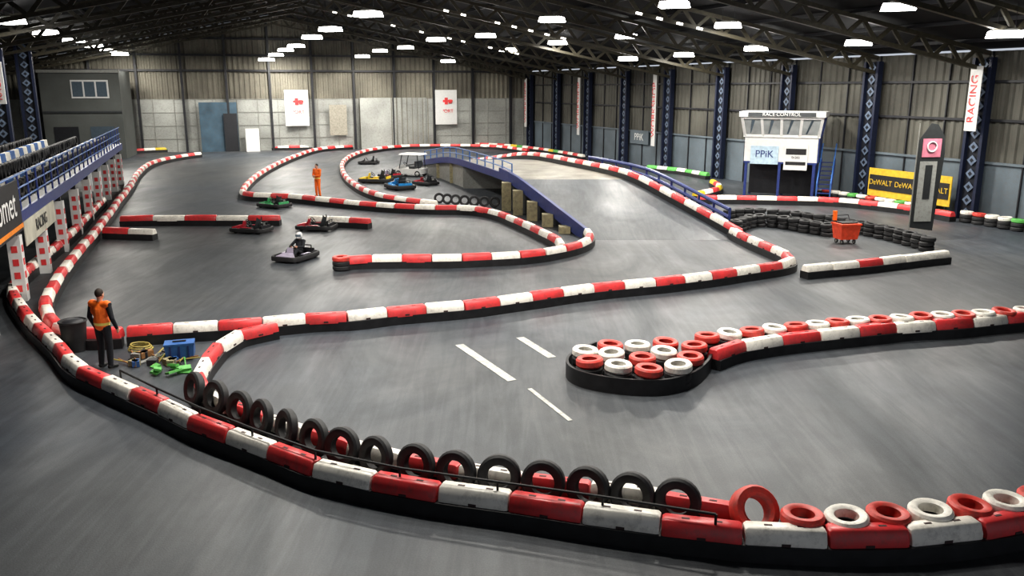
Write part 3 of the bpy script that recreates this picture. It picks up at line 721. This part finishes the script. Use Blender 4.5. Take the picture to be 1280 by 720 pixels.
STAND=dict(pelvis=(0,0,.95),chest=(0,.0,1.27),neck=(0,.01,1.49),head=(0,.03,1.62),
 shL=(-.20,0,1.42),elL=(-.27,-.03,1.13),wrL=(-.26,.08,.88),shR=(.20,0,1.42),elR=(.28,-.02,1.13),wrR=(.27,.10,.89),
 hipL=(-.095,0,.92),knL=(-.11,.03,.5),anL=(-.12,-.01,.09),toeL=(-.14,.14,.04),hipR=(.095,0,.92),knR=(.11,.02,.5),anR=(.12,-.02,.09),toeR=(.15,.13,.04))
vest=dict(top=ORG,leg=NAVY,sleeve=NAVY,skin=SKIN,hair=HAIR,shoe=SHOE,stripe=REFL,lip=mk('lips',(.35,.12,.1),.5))
figure('track_marshal',W(134,460),math.radians(-15),STAND,vest,sc=1.08)
full=dict(vest); full['sleeve']=ORG; full['leg']=ORG
S2=dict(STAND); S2['elL']=(-.24,.05,1.15); S2['wrL']=(-.08,.22,1.12); S2['elR']=(.24,.05,1.15); S2['wrR']=(.08,.24,1.1)
figure('track_marshal',W(398,246),math.radians(150),S2,full,voxel=.012,sc=1.12)
figure('track_marshal',W(387,185),math.radians(180),STAND,full,voxel=.014)
figure('track_marshal',W(252,187),math.radians(160),STAND,full,voxel=.014)
SEAT=dict(pelvis=(0,-.25,.24),chest=(0,-.36,.55),neck=(0,-.34,.76),head=(0,-.31,.9),
 shL=(-.19,-.34,.68),elL=(-.29,-.1,.5),wrL=(-.16,.08,.52),shR=(.19,-.34,.68),elR=(.29,-.1,.5),wrR=(.16,.08,.52),
 hipL=(-.1,-.2,.22),knL=(-.2,.2,.4),anL=(-.17,.5,.16),toeL=(-.17,.6,.22),hipR=(.1,-.2,.22),knR=(.2,.2,.4),anR=(.17,.5,.16),toeR=(.17,.6,.22))
drv=dict(top=NAVY,leg=NAVY,sleeve=NAVY,skin=SKIN,helmet=mk('helmet_white',(.7,.7,.7),.25),shoe=SHOE)
figure('kart_driver',W(370,324),math.radians(160),SEAT,drv,voxel=.012,helmet=True,sc=.95)
# ---------------- marshal area props
mb=MB(); mb.cyl((0,0,0),(0,0,.75),.25,.31,BLK,20); mb.torus((0,0,.75),(0,0,1),.31,.025,BLK); mb.sph((0,0,.7),(.27,.27,.12),STLD); mb.obj('waste_bin',loc=W(95,438))
mb=MB(); mb.box((0,0,.2),(.6,.36,.36),BLUL,top=1.1); mb.box((0,0,.39),(.68,.42,.05),BLUL); mb.box((.05,.45,.15),(.5,.35,.3),BLUL); mb.box((0,0,.43),(.3,.04,.04),BLK)
for x in(-.2,0,.2): mb.box((x,-.195,.22),(.04,.03,.28),BLU)
mb.obj('blue_crate',loc=W(226,448),rz=.3)
mb=MB()
for k in range(9):
    a=k*1.3; mb.box((.35*math.cos(a),.2*math.sin(a),.03+.015*k),(random.uniform(.15,.35),.16,.05),GRN,Matrix.Rotation(a*2,3,'Z')@Matrix.Rotation(.3,3,'X'))
mb.obj('green_rags',loc=W(212,466))
mb=MB()
HY=mk('hose_yellow',(.42,.34,.1),.5); RB=mk('rope_brown',(.3,.15,.06),.7)
for k in range(3): mb.torus((0,0,.03+.05*k),(.05*k,.03,1),.28-.03*k,.018,HY,28,6)
mb.obj('coiled_hose',loc=W(176,437))
mb=MB()
for k in range(28):
    c=Vector((random.uniform(-.6,.9),random.uniform(-.3,.6),.03)); a=random.uniform(0,3.1); l=random.uniform(.15,.5)
    mb.cyl(c-Vector((math.cos(a)*l,math.sin(a)*l,0)),c+Vector((math.cos(a)*l,math.sin(a)*l,.06)),.018,.018,[RB,HY,BLK,STEEL,GRN][k%5],6)
for k in range(12): mb.box((random.uniform(-.5,.9),random.uniform(-.3,.5),.08),(.22,.16,.14),[DGREY,CREAM,BLUL,STEEL,RB][k%5],Matrix.Rotation(k,3,'Z'))
mb.obj('scattered_tools',loc=W(192,453))
